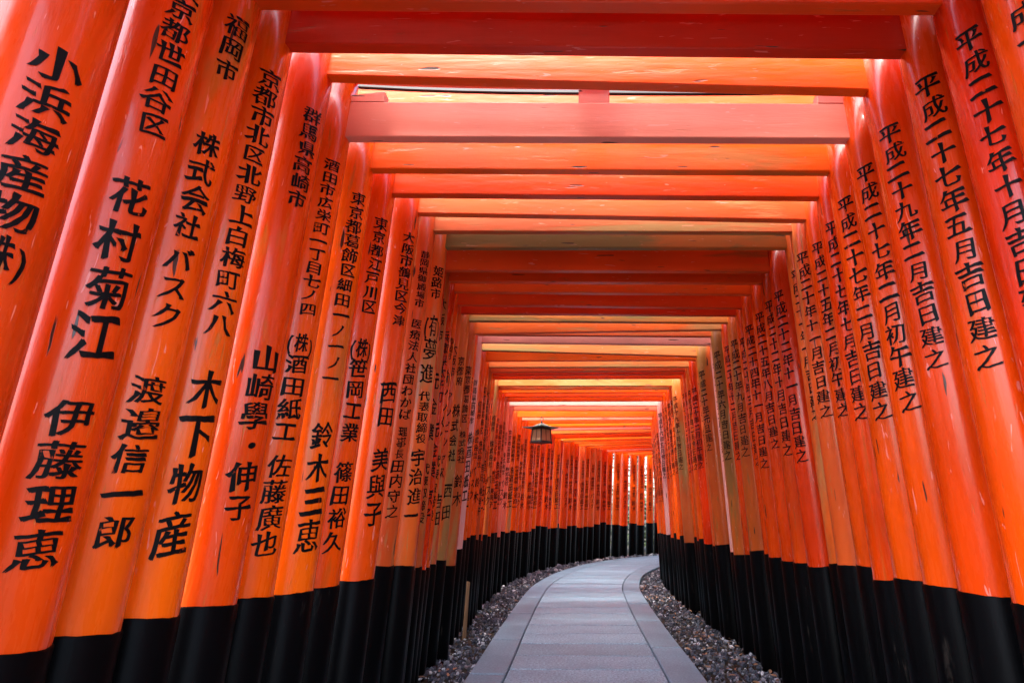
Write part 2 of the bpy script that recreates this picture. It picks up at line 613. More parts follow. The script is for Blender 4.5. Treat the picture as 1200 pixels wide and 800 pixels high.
# inscriptions: left post segments (text, photo y of top, photo y of bottom, width in m), right post (text, top, bottom)
LTXT = {
    -2: [('小浜海産物(株)', 52, 318, .105)],
    -1: [('東京都世田谷区', -28, 157, .085), ('花村菊江', 203, 422, .112), ('伊藤理恵', 464, 672, .112)],
    0: [('福岡市', 16, 92, .085), ('株式会社', 152, 280, .088), ('バスク', 286, 386, .095), ('渡邉信一郎', 436, 645, .110)],
    1: [('京都市北区北野上白梅町六八', 80, 392, .088), ('木下物産', 428, 655, .118)],
    2: [('群馬県高崎市', 124, 241, .085), ('山崎學・伸子', 402, 612, .110)],
    3: [('酒田市広栄町一丁目七ノ四', 186, 369, .080), ('(株)酒田紙工', 388, 518, .105), ('佐藤廣也', 530, 652, .102)],
    4: [('東京都葛飾区細田一ノ一ノ一', 224, 452, .085), ('鈴木三恵', 490, 647, .112)],
    5: [('東京都江戸川区', 253, 366, .085), ('(株)笹岡工業', 394, 518, .105), ('篠田裕久', 538, 647, .100)],
    6: [('大阪市鶴見区今津', 270, 381, .088), ('西田', 444, 500, .115), ('美與子', 521, 616, .115)],
    7: [('静岡県御殿場市', 292, 358, .070), ('医療法人社団わかば', 371, 490, .085), ('理事長', 497, 536, .065), ('田内守之', 535, 606, .095)],
    8: [('姫路市', 310, 349, .085), ('(有)夢進', 366, 450, .115), ('代表取締役', 456, 518, .085), ('宇治進一', 523, 614, .110)],
    9: [('京都市北区', 350, 408, .07), ('(株)吉田町', 425, 520, .09), ('吉田', 540, 610, .10)],
    10: [('大阪市', 345, 400, .075), ('元金業', 430, 520, .10), ('代表取締役', 540, 612, .08)],
    11: [('兵庫県太子町', 385, 470, .085), ('元金業', 490, 560, .10), ('京子', 570, 612, .10)],
    12: [('静岡市', 393, 420, .08), ('(株)シンメイ', 430, 520, .09), ('代表取締役', 530, 610, .08)],
    13: [('大阪市', 400, 440, .08), ('アンビシャス', 455, 560, .085), ('吉田', 575, 615, .09)],
    14: [('京都府', 415, 450, .08), ('株式会社', 470, 540, .09), ('西田', 560, 610, .1)],
}
RTXT = {
    -1: ('平成十八年九月吉日建之', -30, 345), 0: ('平成二十七年十月吉日建之', 33, 398), 1: ('平成二十七年五月吉日建之', 88, 432),
    2: ('平成二十九年二月吉日建之', 146, 432), 3: ('平成二十七年二月初午建之', 192, 482), 4: ('平成二十七年二月吉日建之', 230, 492),
    5: ('平成二十七年七月吉日建之', 258, 492), 6: ('平成二十五年二月初午建之', 283, 489), 7: ('平成二十年十一月吉日建之', 295, 490),
    8: ('平成二十一年一月吉日建之', 315, 492), 9: ('平成二十二年十一月吉日建之', 340, 542), 10: ('平成二十二年十月吉日建之', 352, 535),
    11: ('平成二十五年八月吉日建之', 366, 527), 12: ('平成二十四年十一月吉日建之', 381, 550), 13: ('平成二十年三月吉日建之', 395, 547),
    14: ('平成二十年九月吉日建之', 398, 536), 15: ('平成二十年十二月吉日建之', 405, 540), 16: ('平成二十年六月吉日建之', 412, 540),
    17: ('平成二十二年二月吉日建之', 425, 542), 18: ('平成二十年元旦建之', 435, 530), 19: ('平成二十年七月吉日建之', 445, 545),
    20: ('平成二十年二月初午建之', 455, 550), 21: ('平成十九年二月吉日建之', 458, 552), 22: ('平成十九年九月吉日建之', 460, 553),
    23: ('平成十八年二月吉日建之', 462, 555), 24: ('平成十九年十月吉日建之', 465, 552), 25: ('平成十八年十月吉日建之', 470, 556),
    26: ('平成十八年五月吉日建之', 474, 558), 27: ('平成十七年二月吉日建之', 478, 560), 28: ('平成十七年十月吉日建之', 480, 562),
    29: ('平成十六年五月吉日建之', 485, 562), 30: ('平成十六年二月吉日建之', 488, 564),
}
LBAND = {-2: 790, -1: 758, 0: 738, 1: 719, 2: 705, 3: 696, 4: 690, 5: 683, 6: 675, 7: 658, 8: 659, 9: 664, 10: 660, 11: 664, 12: 661, 13: 657, 14: 652, 15: 658, 16: 645, 17: 639}
RBAND = {-2: 722, -1: 715, 0: 709, 1: 705, 2: 691, 3: 683, 4: 676, 5: 677, 6: 661, 7: 661, 8: 659, 9: 662, 10: 658, 11: 656, 12: 652, 13: 648, 14: 645, 15: 650}

# depths: clear width close to 2 m at the tie beam, spacing evened out so that posts never touch
W0 = 2.0
Zs = []
for xl, yl, xr, yr, *_ in BEAMS:
    a, b = ray(xl, yl), ray(xr, yr)
    Zs.append(W0 / (b.x / b.y - a.x / a.y))
dzs = [Zs[i + 1] - Zs[i] for i in range(len(Zs) - 1)]
dzb = [max(0.205, 0.62 * d + 0.38 * 0.235) for d in dzs]
sc_ = (Zs[-1] - Zs[0]) / sum(dzb)
Zf = [Zs[0]]
for d in dzb:
    Zf.append(Zf[-1] + max(0.203, d * sc_))

GATES = []       # dict per gate in world coordinates
for i, (Z, bmx) in enumerate(zip(Zf, BEAMS)):
    xl, yl, xr, yr, cb, cl, cr = bmx
    a, b = ray(xl, yl), ray(xr, yr)
    GATES.append(dict(n=i + 1, c=(0.0, Z), rz=0.0, xl=a.x / a.y * Z, xr=b.x / b.y * Z,
                      zl=CAM_H + a.z / a.y * Z, zr=CAM_H + b.z / b.y * Z, paint=(cb, cl, cr)))
for n, Z, cb, cl, cr in ((0, 1.48, 'deep', 'orange', 'fresh'), (-1, 1.285, 'deep', 'orange', 'orange'), (-2, 1.04, 'fresh', 'orange', 'orange'),
                        (-3, 0.74, 'orange', 'fresh', 'fresh'), (-4, 0.49, 'fresh', 'orange', 'fresh'), (-5, 0.24, 'fresh', 'fresh', 'orange')):  # out-of-view gates added to hold back light from behind the camera
    GATES.append(dict(n=n, c=(0.0, Z), rz=0.0, xl=-0.985, xr=1.02, zl=2.43, zr=2.43, paint=(cb, cl, cr)))

# centre line of the walk, bending to the right
CTRL = [(0.0, -3.0), (0.0, -1.0), (0.0, 1.5), (0.0, 4.2), (-0.03, 6.0), (-0.04, 8.0), (0.0, 9.3), (0.2, 10.9), (0.55, 12.3), (0.92, 13.3), (1.55, 14.4),
        (2.4, 15.3), (3.6, 16.15), (5.0, 16.8), (7.0, 17.3), (9.5, 17.5), (12, 17.5)]


def catmull(P, per=40):
    out = []
    for i in range(1, len(P) - 2):
        p0, p1, p2, p3 = (Vector(p) for p in P[i - 1:i + 3])
        for k in range(per):
            t = k / per
            out.append(0.5 * ((2 * p1) + (p2 - p0) * t + (2 * p0 - 5 * p1 + 4 * p2 - p3) * t * t + (3 * p1 - p0 - 3 * p2 + p3) * t ** 3))
    return out


LINE = catmull(CTRL)
SLEN = [0.0]
for i in range(1, len(LINE)):
    SLEN.append(SLEN[-1] + (LINE[i] - LINE[i - 1]).length)


def on_line(s, off=0.0):
    s = max(0.0, min(SLEN[-1] - 1e-4, s))
    lo, hi = 0, len(SLEN) - 1
    while hi - lo > 1:
        mid = (lo + hi) // 2
        if SLEN[mid] <= s:
            lo = mid
        else:
            hi = mid
    t = (s - SLEN[lo]) / (SLEN[hi] - SLEN[lo])
    p = LINE[lo].lerp(LINE[hi], t)
    i0, i1 = max(0, lo - 3), min(len(LINE) - 1, hi + 3)
    d = (LINE[i1] - LINE[i0]).normalized()
    return p + Vector((d.y, -d.x)) * off, d


# gates round the bend: spacing grows, a few wide gaps let daylight onto the posts
s0 = next(s for s, p in zip(SLEN, LINE) if p.y >= Zf[-1])
s = s0
rnd = random.Random(11)
n = len(BEAMS)
pp = ['orange', 'fresh', 'fresh', 'orange', 'worn', 'deep', 'orange']
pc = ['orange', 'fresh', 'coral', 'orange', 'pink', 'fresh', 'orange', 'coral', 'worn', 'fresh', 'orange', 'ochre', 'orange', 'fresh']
while True:
    n += 1
    p, d = on_line(s + 0.27)
    bend = p.y > 11.6
    s += rnd.choice((0.27, 0.29, 0.31)) if not bend else rnd.choice((0.235, 0.245, 0.255, 0.30))
    p, d = on_line(s)
    lp = on_line(s, -1.1)[0]
    if PX + F_PX * lp.x / lp.y > 850:      # out of sight behind the inner posts
        n -= 1
        break
    W = 2.0 + rnd.uniform(-.05, .05)
    zb = 2.39 + rnd.uniform(-.035, .035)
    GATES.append(dict(n=n, c=(p.x - 0.04 * d.y, p.y + 0.04 * d.x), rz=math.atan2(-d.x, d.y), xl=-W / 2, xr=W / 2, zl=zb, zr=zb,
                      paint=(rnd.choice(pc), rnd.choice(pp), rnd.choice(pp))))
GATES.sort(key=lambda g: g['n'])
N_GATES = GATES[-1]['n']

# ------------------------------------------------------------------ ground, path
gs = 600.0
gx = [-gs, -40, -12, -6, -3, 0, 3, 6, 12, 40, gs]
gv = [(x, y, -0.035) for y in gx for x in gx]
gf = [(j * 11 + i, j * 11 + i + 1, (j + 1) * 11 + i + 1, (j + 1) * 11 + i) for j in range(10) for i in range(10)]
ground = link('ground', mesh('ground', gv, gf, MAT['soil']), kind='structure')

PATH_L, PATH_R, BORD = -0.74, 0.74, 0.235
bed_v, bed_f = [], []
ns = 120
smax = SLEN[-1] - 1.0
for i in range(ns + 1):
    s = smax * i / ns
    for off, z in ((PATH_L + .01, -0.05), (PATH_L + .01, -0.012), (PATH_R - .01, -0.012), (PATH_R - .01, -0.05)):
        p, d = on_line(s, off)
        bed_v.append((p.x, p.y, z))
for i in range(ns):
    for k in range(3):
        a = i * 4 + k
        bed_f.append((a, a + 1, a + 5, a + 4))
path = link('path', mesh('path', bed_v, bed_f, MAT['bed']), kind='structure')


def slab(name, s0, s1, o0, o1, nseg, mat, z):
    """one stone: arris chamfered, follows the bend"""
    g, ch, th = 0.008, 0.007, 0.03
    s0, s1 = s0 + g, s1 - g
    vs, fs = [], []
    ring = ((o0, -th), (o0, -ch), (o0 + ch, 0), (o1 - ch, 0), (o1, -ch), (o1, -th))
    c, d0 = on_line((s0 + s1) / 2, (o0 + o1) / 2)
    ss = [s0, s0 + ch] + [s0 + (s1 - s0) * k / nseg for k in range(1, nseg)] + [s1 - ch, s1]
    for j, s in enumerate(ss):
        end = j in (0, len(ss) - 1)
        for off, dz in ring:
            p, d = on_line(s, off)
            vs.append((p.x - c.x, p.y - c.y, (-ch if end and dz == 0 else dz)))
    m = len(ring)
    for j in range(len(ss) - 1):
        for k in range(m - 1):
            a = j * m + k
            fs.append((a, a + m, a + m + 1, a + 1))
    fs.append(tuple(range(m)))
    b = (len(ss) - 1) * m
    fs.append(tuple(range(b, b + m))[::-1])
    o = link(name, mesh(name, vs, fs, mat), path)
    o.location = (c.x, c.y, z)
    o.rotation_euler = (random.uniform(-.0015, .0015), random.uniform(-.0015, .0015), 0)
    return o


s = 2.0
rs = random.Random(3)
while s < smax - 1.0:
    L = rs.choice((0.34, 0.42, 0.47, 0.52, 0.40))
    slab('paving_slab', s, s + L, PATH_L + BORD + .004, PATH_R - BORD - .004, 2, MAT['slab'], 0.012 + rs.uniform(-.0015, .002))
    s += L
for o0, o1, st in ((PATH_L, PATH_L + BORD - .004, 2.0), (PATH_R - BORD + .004, PATH_R, 1.55)):
    s = st
    while s < smax - 1.3:
        L = rs.uniform(1.0, 1.35)
        slab('border_slab', s, s + L, o0, o1, 4, MAT['kerb'], 0.014 + rs.uniform(-.0015, .002))
        s += L

# gravel strips: separate stones, too many to count
rg = np.random.default_rng(5)
ico = bmesh.new()
bmesh.ops.create_icosphere(ico, subdivisions=1, radius=1.0)
IV = np.array([v.co[:] for v in ico.verts]); IF = [[v.index for v in f.verts] for f in ico.faces]
ico.free()
gv, gf = [], []


def stone(x, y, z, r):
    q = Matrix.Rotation(rg.uniform(0, 6.28), 3, Vector(rg.normal(size=3)).normalized())
    sc = np.array([rg.uniform(.9, 1.5), rg.uniform(.7, 1.1), rg.uniform(.45, .8)]) * r
    v = (IV * rg.uniform(.78, 1.18, size=(len(IV), 1)) * sc) @ np.array(q)
    b = len(gv)
    gv.extend((v + (x, y, z)).tolist())
    gf.extend([[b + k for k in f] for f in IF])


for side in (-1, 1):
    for i in range(9500):
        s = 4.0 + (smax - 5.0) * rg.random() ** 1.35
        off = rg.uniform(0.755, 1.30)
        p, d = on_line(s, side * off)
        r = rg.choice((0.007, 0.010, 0.014, 0.021), p=(.32, .36, .24, .08)) * (1.0 if s < 9 else 1.25)
        stone(p.x, p.y, -0.028 + 0.018 * rg.random() + (0.012 if off > 1.0 else 0), r)
for i in range(170):                       # larger cobbles at the outside of the bend
    s = rg.uniform(11, smax - 1)
    p, d = on_line(s, -rg.uniform(0.80, 1.1))
    stone(p.x, p.y, 0.0, rg.uniform(.03, .055))
gravel = link('gravel', mesh('gravel', gv, gf, MAT['gravel']), kind='stuff')
gravel['label'], gravel['category'] = 'mixed grey and pale gravel along both sides of the stone path', 'gravel'

lv, lf = [], []
for i in range(330):
    side = 1 if rg.random() < 0.8 else -1
    s = 4.0 + 6.5 * rg.random()
    p, d = on_line(s, side * rg.uniform(0.76, 1.22))
    a, t, r = rg.uniform(0, 6.28), rg.uniform(-.5, .5), rg.uniform(.014, .03)
    M = Matrix.Rotation(a, 3, 'Z') @ Matrix.Rotation(t, 3, 'X') @ Matrix.Rotation(rg.uniform(-.4, .4), 3, 'Y')
    b = len(lv)
    for x, y, z in ((-1, 0, 0), (-.3, .42, .12), (.5, .34, .1), (1.05, 0, .02), (.5, -.34, .1), (-.3, -.42, .12)):
        q = M @ Vector((x * r, y * r, z * r))
        lv.append((p.x + q.x, p.y + q.y, 0.003 + 0.012 * rg.random() * 0 + q.z + 0.008))
    lf.append((b, b + 3, b + 2, b + 1)); lf.append((b, b + 5, b + 4, b + 3))
leaves = link('fallen_leaves', mesh('fallen_leaves', lv, lf, MAT['dead_leaf']), kind='stuff')
leaves['label'], leaves['category'] = 'dry brown leaves scattered over the gravel', 'leaves'


# ------------------------------------------------------------------ torii gates
def lintel(name, half, y0, y1, z0, z1, rise, mat, end_out=0.0, seg=14):
    """long lintel that turns up towards its ends"""
    vs, fs = [], []
    for i in range(seg + 1):
        t = -1 + 2 * i / seg
        up = rise * abs(t) ** 3
        for y, z, e in ((y0, z0, 0), (y1, z0, 0), (y1, z1, end_out), (y0, z1, end_out)):
            vs.append((t * (half + e), y, z + up))
    for i in range(seg):
        for k in range(4):
            k2 = (k + 1) % 4
            fs.append((i * 4 + k, i * 4 + k2, i * 4 + 4 + k2, i * 4 + 4 + k))
    fs.append((0, 3, 2, 1))
    b = seg * 4
    fs.append((b, b + 1, b + 2, b + 3))
    me = mesh(name, vs, fs, mat)
    bm = bmesh.new(); bm.from_mesh(me)
    bmesh.ops.recalc_face_normals(bm, faces=list(bm.faces))
    es = [e for e in bm.edges if len(e.link_faces) == 2 and e.calc_face_angle(0) > 0.8]
    bmesh.ops.bevel(bm, geom=es, offset=0.004, segments=1, affect='EDGES')
    bm.to_mesh(me); bm.free()
    return me


def wedge(x0, x1, y, z, h, mat):
    """tapered peg driven in over the tie beam beside a post; the outer end is bare wood"""
    hw = 0.024
    pts = [(x0, -hw, 0), (x1, -hw, 0), (x1, hw, 0), (x0, hw, 0), (x0, -hw, h * .55), (x1, -hw, h), (x1, hw, h), (x0, hw, h * .55)]
    me = mesh('wedge', [(a, b + y, c + z) for a, b, c in pts],
              [(3, 2, 1, 0), (4, 5, 6, 7), (0, 1, 5, 4), (1, 2, 6, 5), (2, 3, 7, 6), (3, 0, 4, 7)], [mat, MAT['end_grain']], midx=[0, 0, 0, 1, 0, 0])
    bm = bmesh.new(); bm.from_mesh(me)
    bmesh.ops.recalc_face_normals(bm, faces=list(bm.faces)); bm.to_mesh(me); bm.free()
    return me


NUM = {c: i for i, c in enumerate('〇一二三四五六七八九')}


def kanji(t):
    if '十' in t:
        a, b = t.split('十')
        return (NUM[a] if a else 1) * 10 + (NUM[b] if b else 0)
    return NUM[t]


_W1 = 'zero one two three four five six seven eight nine ten eleven twelve thirteen fourteen fifteen sixteen seventeen eighteen nineteen'.split()
WORDS = _W1 + ['twenty'] + ['twenty-' + w for w in _W1[1:10]]
MONTHS = ['', 'January', 'February', 'March', 'April', 'May', 'June', 'July', 'August', 'September', 'October', 'November', 'December']


def heisei(t):
    y, rest = t[2:].split('年')
    if rest.startswith('元旦'):
        return 'Heisei %s New Year' % WORDS[kanji(y)]
    return 'Heisei %s %s%s' % (WORDS[kanji(y)], MONTHS[kanji(rest.split('月')[0])], ' first-horse day' if '初午' in t else '')


SHADE = {'deep': 'deep red orange', 'fresh': 'bright vermilion', 'orange': 'orange', 'coral': 'faded coral', 'worn': 'scuffed orange',
         'ochre': 'worn ochre', 'olive': 'weathered olive brown', 'pink': 'pale pink', 'lit_rose': 'light-washed pink', 'brown': 'dull brown'}
# head-room over the tie beam (to the lintel) and lintel depth; varied, some lintels deepened to shade the tie beams
GAP = {3: 0.10, 4: 0.022, 2: 0.13, 9: 0.05, 10: 0.04}
LANTERN_N = None
far_mesh = {}
gate_rng = random.Random(21)
FAR_TXT = [[('東京都葛飾区', .0, .42, .075), ('株式会社', .47, .70, .09), ('鈴木', .76, 1.0, .10)],
           [('大阪市鶴見区今津', .0, .5, .08), ('西田', .6, .74, .10), ('美與子', .78, 1.0, .10)],
           [('群馬県高崎市', .05, .40, .07), ('(株)酒田紙工', .45, .98, .10)],
           [('静岡県御殿場市', .0, .36, .065), ('代表取締役', .42, .66, .08), ('宇治進一', .7, 1.0, .10)],
           [('福岡市', .1, .26, .075), ('株式会社', .34, .6, .09), ('バスク', .66, .95, .095)]]

for g in GATES:
    n = g['n']
    near = n <= 12
    cb, cl, cr = g['paint']
    W = g['xr'] - g['xl']
    xc = (g['xl'] + g['xr']) / 2
    r0 = {-1: .100, -2: .104, 0: .092}.get(n, gate_rng.uniform(.082, .092) if n <= 30 else gate_rng.uniform(.088, .098))
    if -2 < n <= 29:                       # never fatter than the spacing allows
        r0 = min(r0, 0.46 * min(abs(h['c'][1] - g['c'][1]) for h in GATES if h is not g and h['n'] <= 31))
    rt = RTXT.get(n)
    if n < -2:
        label = '%s torii gate added to block rear light, %s before the seafood company gate' % (SHADE[cb], ['', 'first', 'second', 'third', 'fourth', 'fifth', 'sixth'][-2 - n])
    elif n == -2:
        label = 'orange torii gate with the broad post marked as a seafood company'
    elif n <= 30:
        label = 'torii gate with %s tie beam, right post dated %s' % (SHADE[cb], heisei(rt[0]))
    else:
        label = 'torii gate'
    root = empty('torii_gate', (g['c'][0], g['c'][1], 0), g['rz'], label, 'torii gate')
    g['root'] = root
    ztop_b = 0.150 + gate_rng.uniform(-.012, .012)           # tie beam height
    if n in (9, 2):
        ztop_b += 0.01
    gap = GAP.get(n, gate_rng.uniform(.06, .11))
    zmax = max(g['zl'], g['zr']) + ztop_b + gap              # top of posts
    lean = {'L': 0.035, 'R': 0.055}
    for side in ('L', 'R'):
        sg = -1 if side == 'L' else 1
        xin = g['xl'] if side == 'L' else g['xr']
        pm = MAT[(cl if side == 'L' else cr) + 'Z']
        zbm = g['zl'] if side == 'L' else g['zr']
        k = lean[side] + gate_rng.uniform(-.008, .008)       # metres outward per metre down
        ang = math.atan(k)
        xtop = xin + sg * r0 * 0.97                          # axis at tie-beam level
        xb = xtop + sg * k * zbm
        Lp = zmax / math.cos(ang) - 0.002

        def rad(z, r0=r0):
            return r0 * (1.03 - 0.03 * z / 2.4)
        zs_ = [-0.06, 0.4, 0.8, 1.2, 1.6, 2.0, 2.4, Lp]
        post = link('pillar', lathe('pillar', [(rad(z), z) for z in zs_], 32 if near else 18, pm, wob=0.006 if n > -3 else 0), root)
        post.location = (xb, 0, 0)
        post.rotation_euler = (0, -sg * ang, 0)
        # black base sleeve
        by = (LBAND if side == 'L' else RBAND).get(n)
        zb = 0.74 + gate_rng.uniform(-.05, .05)
        if by:
            zb = z_at(150 if side == 'L' else 1050, by, g['c'][1])
            zb = max(0.6, min(0.86, zb))
        rs_ = [(rad(z) * 1.006 + 0.004, z) for z in (-0.055, zb - 0.006)] + [(rad(zb) * 1.006 + 0.001, zb)]
        sm_ = lathe('base_sleeve', rs_, 32 if near else 18, MAT['black'], cap=False, wob=0.0)
        sgn = 32 if near else 18
        for vi in range(sgn, 3 * sgn):     # brushed, not quite level, paint edge
            sm_.vertices[vi].co.z += 0.0035 * math.sin(vi % sgn * 2 * math.pi / sgn * 2 + zb * 90) + gate_rng.uniform(-.0012, .0012)
        link('base_sleeve', sm_, post)
        # lettering
        th0 = R_((-30 if n <= 2 else -38) if side == 'L' else -138)
        if n <= 30:
            if side == 'L' and n in LTXT:
                yd = g['c'][1] - 0.6 * r0              # the lettered face stands a little nearer than the axis
                segs = [(t, z_at(300, y0, yd) / math.cos(ang), z_at(300, y1, yd) / math.cos(ang), w) for t, y0, y1, w in LTXT[n]]
            elif side == 'L':
                z0, z1 = 2.15 + gate_rng.uniform(-.08, .06), 1.02 + gate_rng.uniform(-.06, .05)
                segs = [(t, z0 + (z1 - z0) * a, z0 + (z1 - z0) * b, w) for t, a, b, w in FAR_TXT[n % 5]]
            elif n in RTXT:
                t, y0, y1 = RTXT[n]
                yd = g['c'][1] - 0.6 * r0
                segs = [(t, z_at(1000, y0, yd) / math.cos(ang), z_at(1000, y1, yd) / math.cos(ang), .090 if n < 9 else .088)]
            else:
                segs = None
            if segs:
                segs = [(t, a, b, min(w * (0.79 if n <= 0 else 0.84), r0 * 1.15)) for t, a, b, w in segs]
                for sg_ in segs:
                    link('inscription', inscription_mesh([sg_], rad, th0, near), post)
        else:
            key = (side, n % 5)
            if key not in far_mesh:
                rr = 0.0985
                if side == 'L':
                    segs = [(t, 2.15 - 1.12 * a, 2.15 - 1.12 * b, w) for t, a, b, w in FAR_TXT[n % 5]]
                else:
                    segs = [(['平成十五年二月吉日建之', '平成十六年十月吉日建之', '平成十四年五月吉日建之', '平成十五年九月吉日建之', '平成十七年元旦建之'][n % 5], 2.1, 1.15, .085)]
                far_mesh[key] = [inscription_mesh([sg_], lambda z, rr=rr: rr * (1.03 - 0.03 * z / 2.4), th0, False) for sg_ in segs]
            for me in far_mesh[key]:
                ins = link('inscription', me, post)
                sc = (r0 + 0.0005) / 0.0985
                ins.scale = (sc, sc, 1)
    # tie beam, slightly out of level where the photo shows it
    d = 0.023
    prot = 0.11
    slope = (g['zr'] - g['zl']) / W
    xa, xb2 = g['xl'] - 2 * r0 - prot, g['xr'] + 2 * r0 + prot
    za = g['zl'] + slope * (xa - g['xl'])
    tb = link('tie_beam', bevel_prism('tie_beam', box8(xa, xb2, -d, d, za, za + ztop_b, slope * (xb2 - xa)), MAT[cb + 'X'], 0.005, 2), root)
    for sgx, xp in ((1, g['xl']), (-1, g['xr'])):
        zt = (g['zl'] if sgx > 0 else g['zr']) + ztop_b + 0.001
        h = min(0.046, gap * 0.8)
        for xo, dr in ((xp - sgx * .012, sgx), (xp - sgx * (2 * r0 - .012), -sgx)):
            link('wedge', wedge(xo, xo + dr * gate_rng.uniform(.12, .15), 0, zt + abs(slope) * .05, h, MAT[cb + 'X']), tb)
    # centre strut
    zs0 = (g['zl'] + g['zr']) / 2 + ztop_b
    sx = xc + gate_rng.uniform(-.03, .03)
    link('centre_strut', bevel_prism('centre_strut', box8(sx - .062, sx + .062, -d + .004, d - .004, zs0 - abs(slope) * .08 - .002, zmax + .003), MAT[cb + 'X'], 0.004, 1), root)
    # lintels with a dark roof cap
    half = W / 2 + 2 * r0 + 0.22
    dl = {0: .066, 1: .066, 9: .074, 10: .074, 11: .070, 12: .066, 13: .064, 14: .056, 15: .052}.get(n, gate_rng.uniform(.044, .052) if 5 <= n <= 8 else gate_rng.uniform(.036, .046))
    me = lintel('lower_lintel', half, -dl, dl, zmax, zmax + 0.095, 0.05, MAT[cb + 'X'], 0.02)
    lo = link('lower_lintel', me, root); lo.location.x = xc
    me = lintel('top_lintel', half + .05, -dl - .008, dl + .008, zmax + 0.0965, zmax + 0.17, 0.06, MAT[cb + 'X'], 0.03)
    tl = link('top_lintel', me, root); tl.location.x = xc
    me = lintel('roof_cap', half + .09, -dl - .014, dl + .014, zmax + 0.172, zmax + 0.192, 0.06, MAT['cap'], 0.01)
    link('roof_cap', me, tl)
    g['zmax'] = zmax
    g['r0'] = r0

# labels of the far gates
LANT = (635, 487)
dl_ = ray(*LANT)
lg = min((g for g in GATES if g['n'] > 20), key=lambda g: abs(CAM_H + dl_.z / dl_.y * g['c'][1] - min(g['zl'], g['zr'])))
_O1 = 'zeroth first second third fourth fifth sixth seventh eighth ninth tenth eleventh twelfth thirteenth fourteenth fifteenth sixteenth seventeenth eighteenth nineteenth'.split()
ORD = _O1 + ['twentieth'] + ['twenty-' + w for w in _O1[1:10]] + ['thirtieth'] + ['thirty-' + w for w in _O1[1:10]] + ['fortieth']
for g in GATES:
    if g['n'] <= 30:
        continue
    k = g['n'] - lg['n']
    cb, cl, cr = g['paint']
    desc = 'torii gate with %s tie beam' % SHADE[cb]
    if k == 0:
        g['root']['label'] = desc + ' from which the lantern hangs'
    elif k > 0:
        g['root']['label'] = desc + ', %s beyond the hanging lantern' % ORD[k]
    else:
        g['root']['label'] = desc + ', %s before the hanging lantern' % ORD[-k]
    g['root']['group'] = 'torii gates round the far bend'


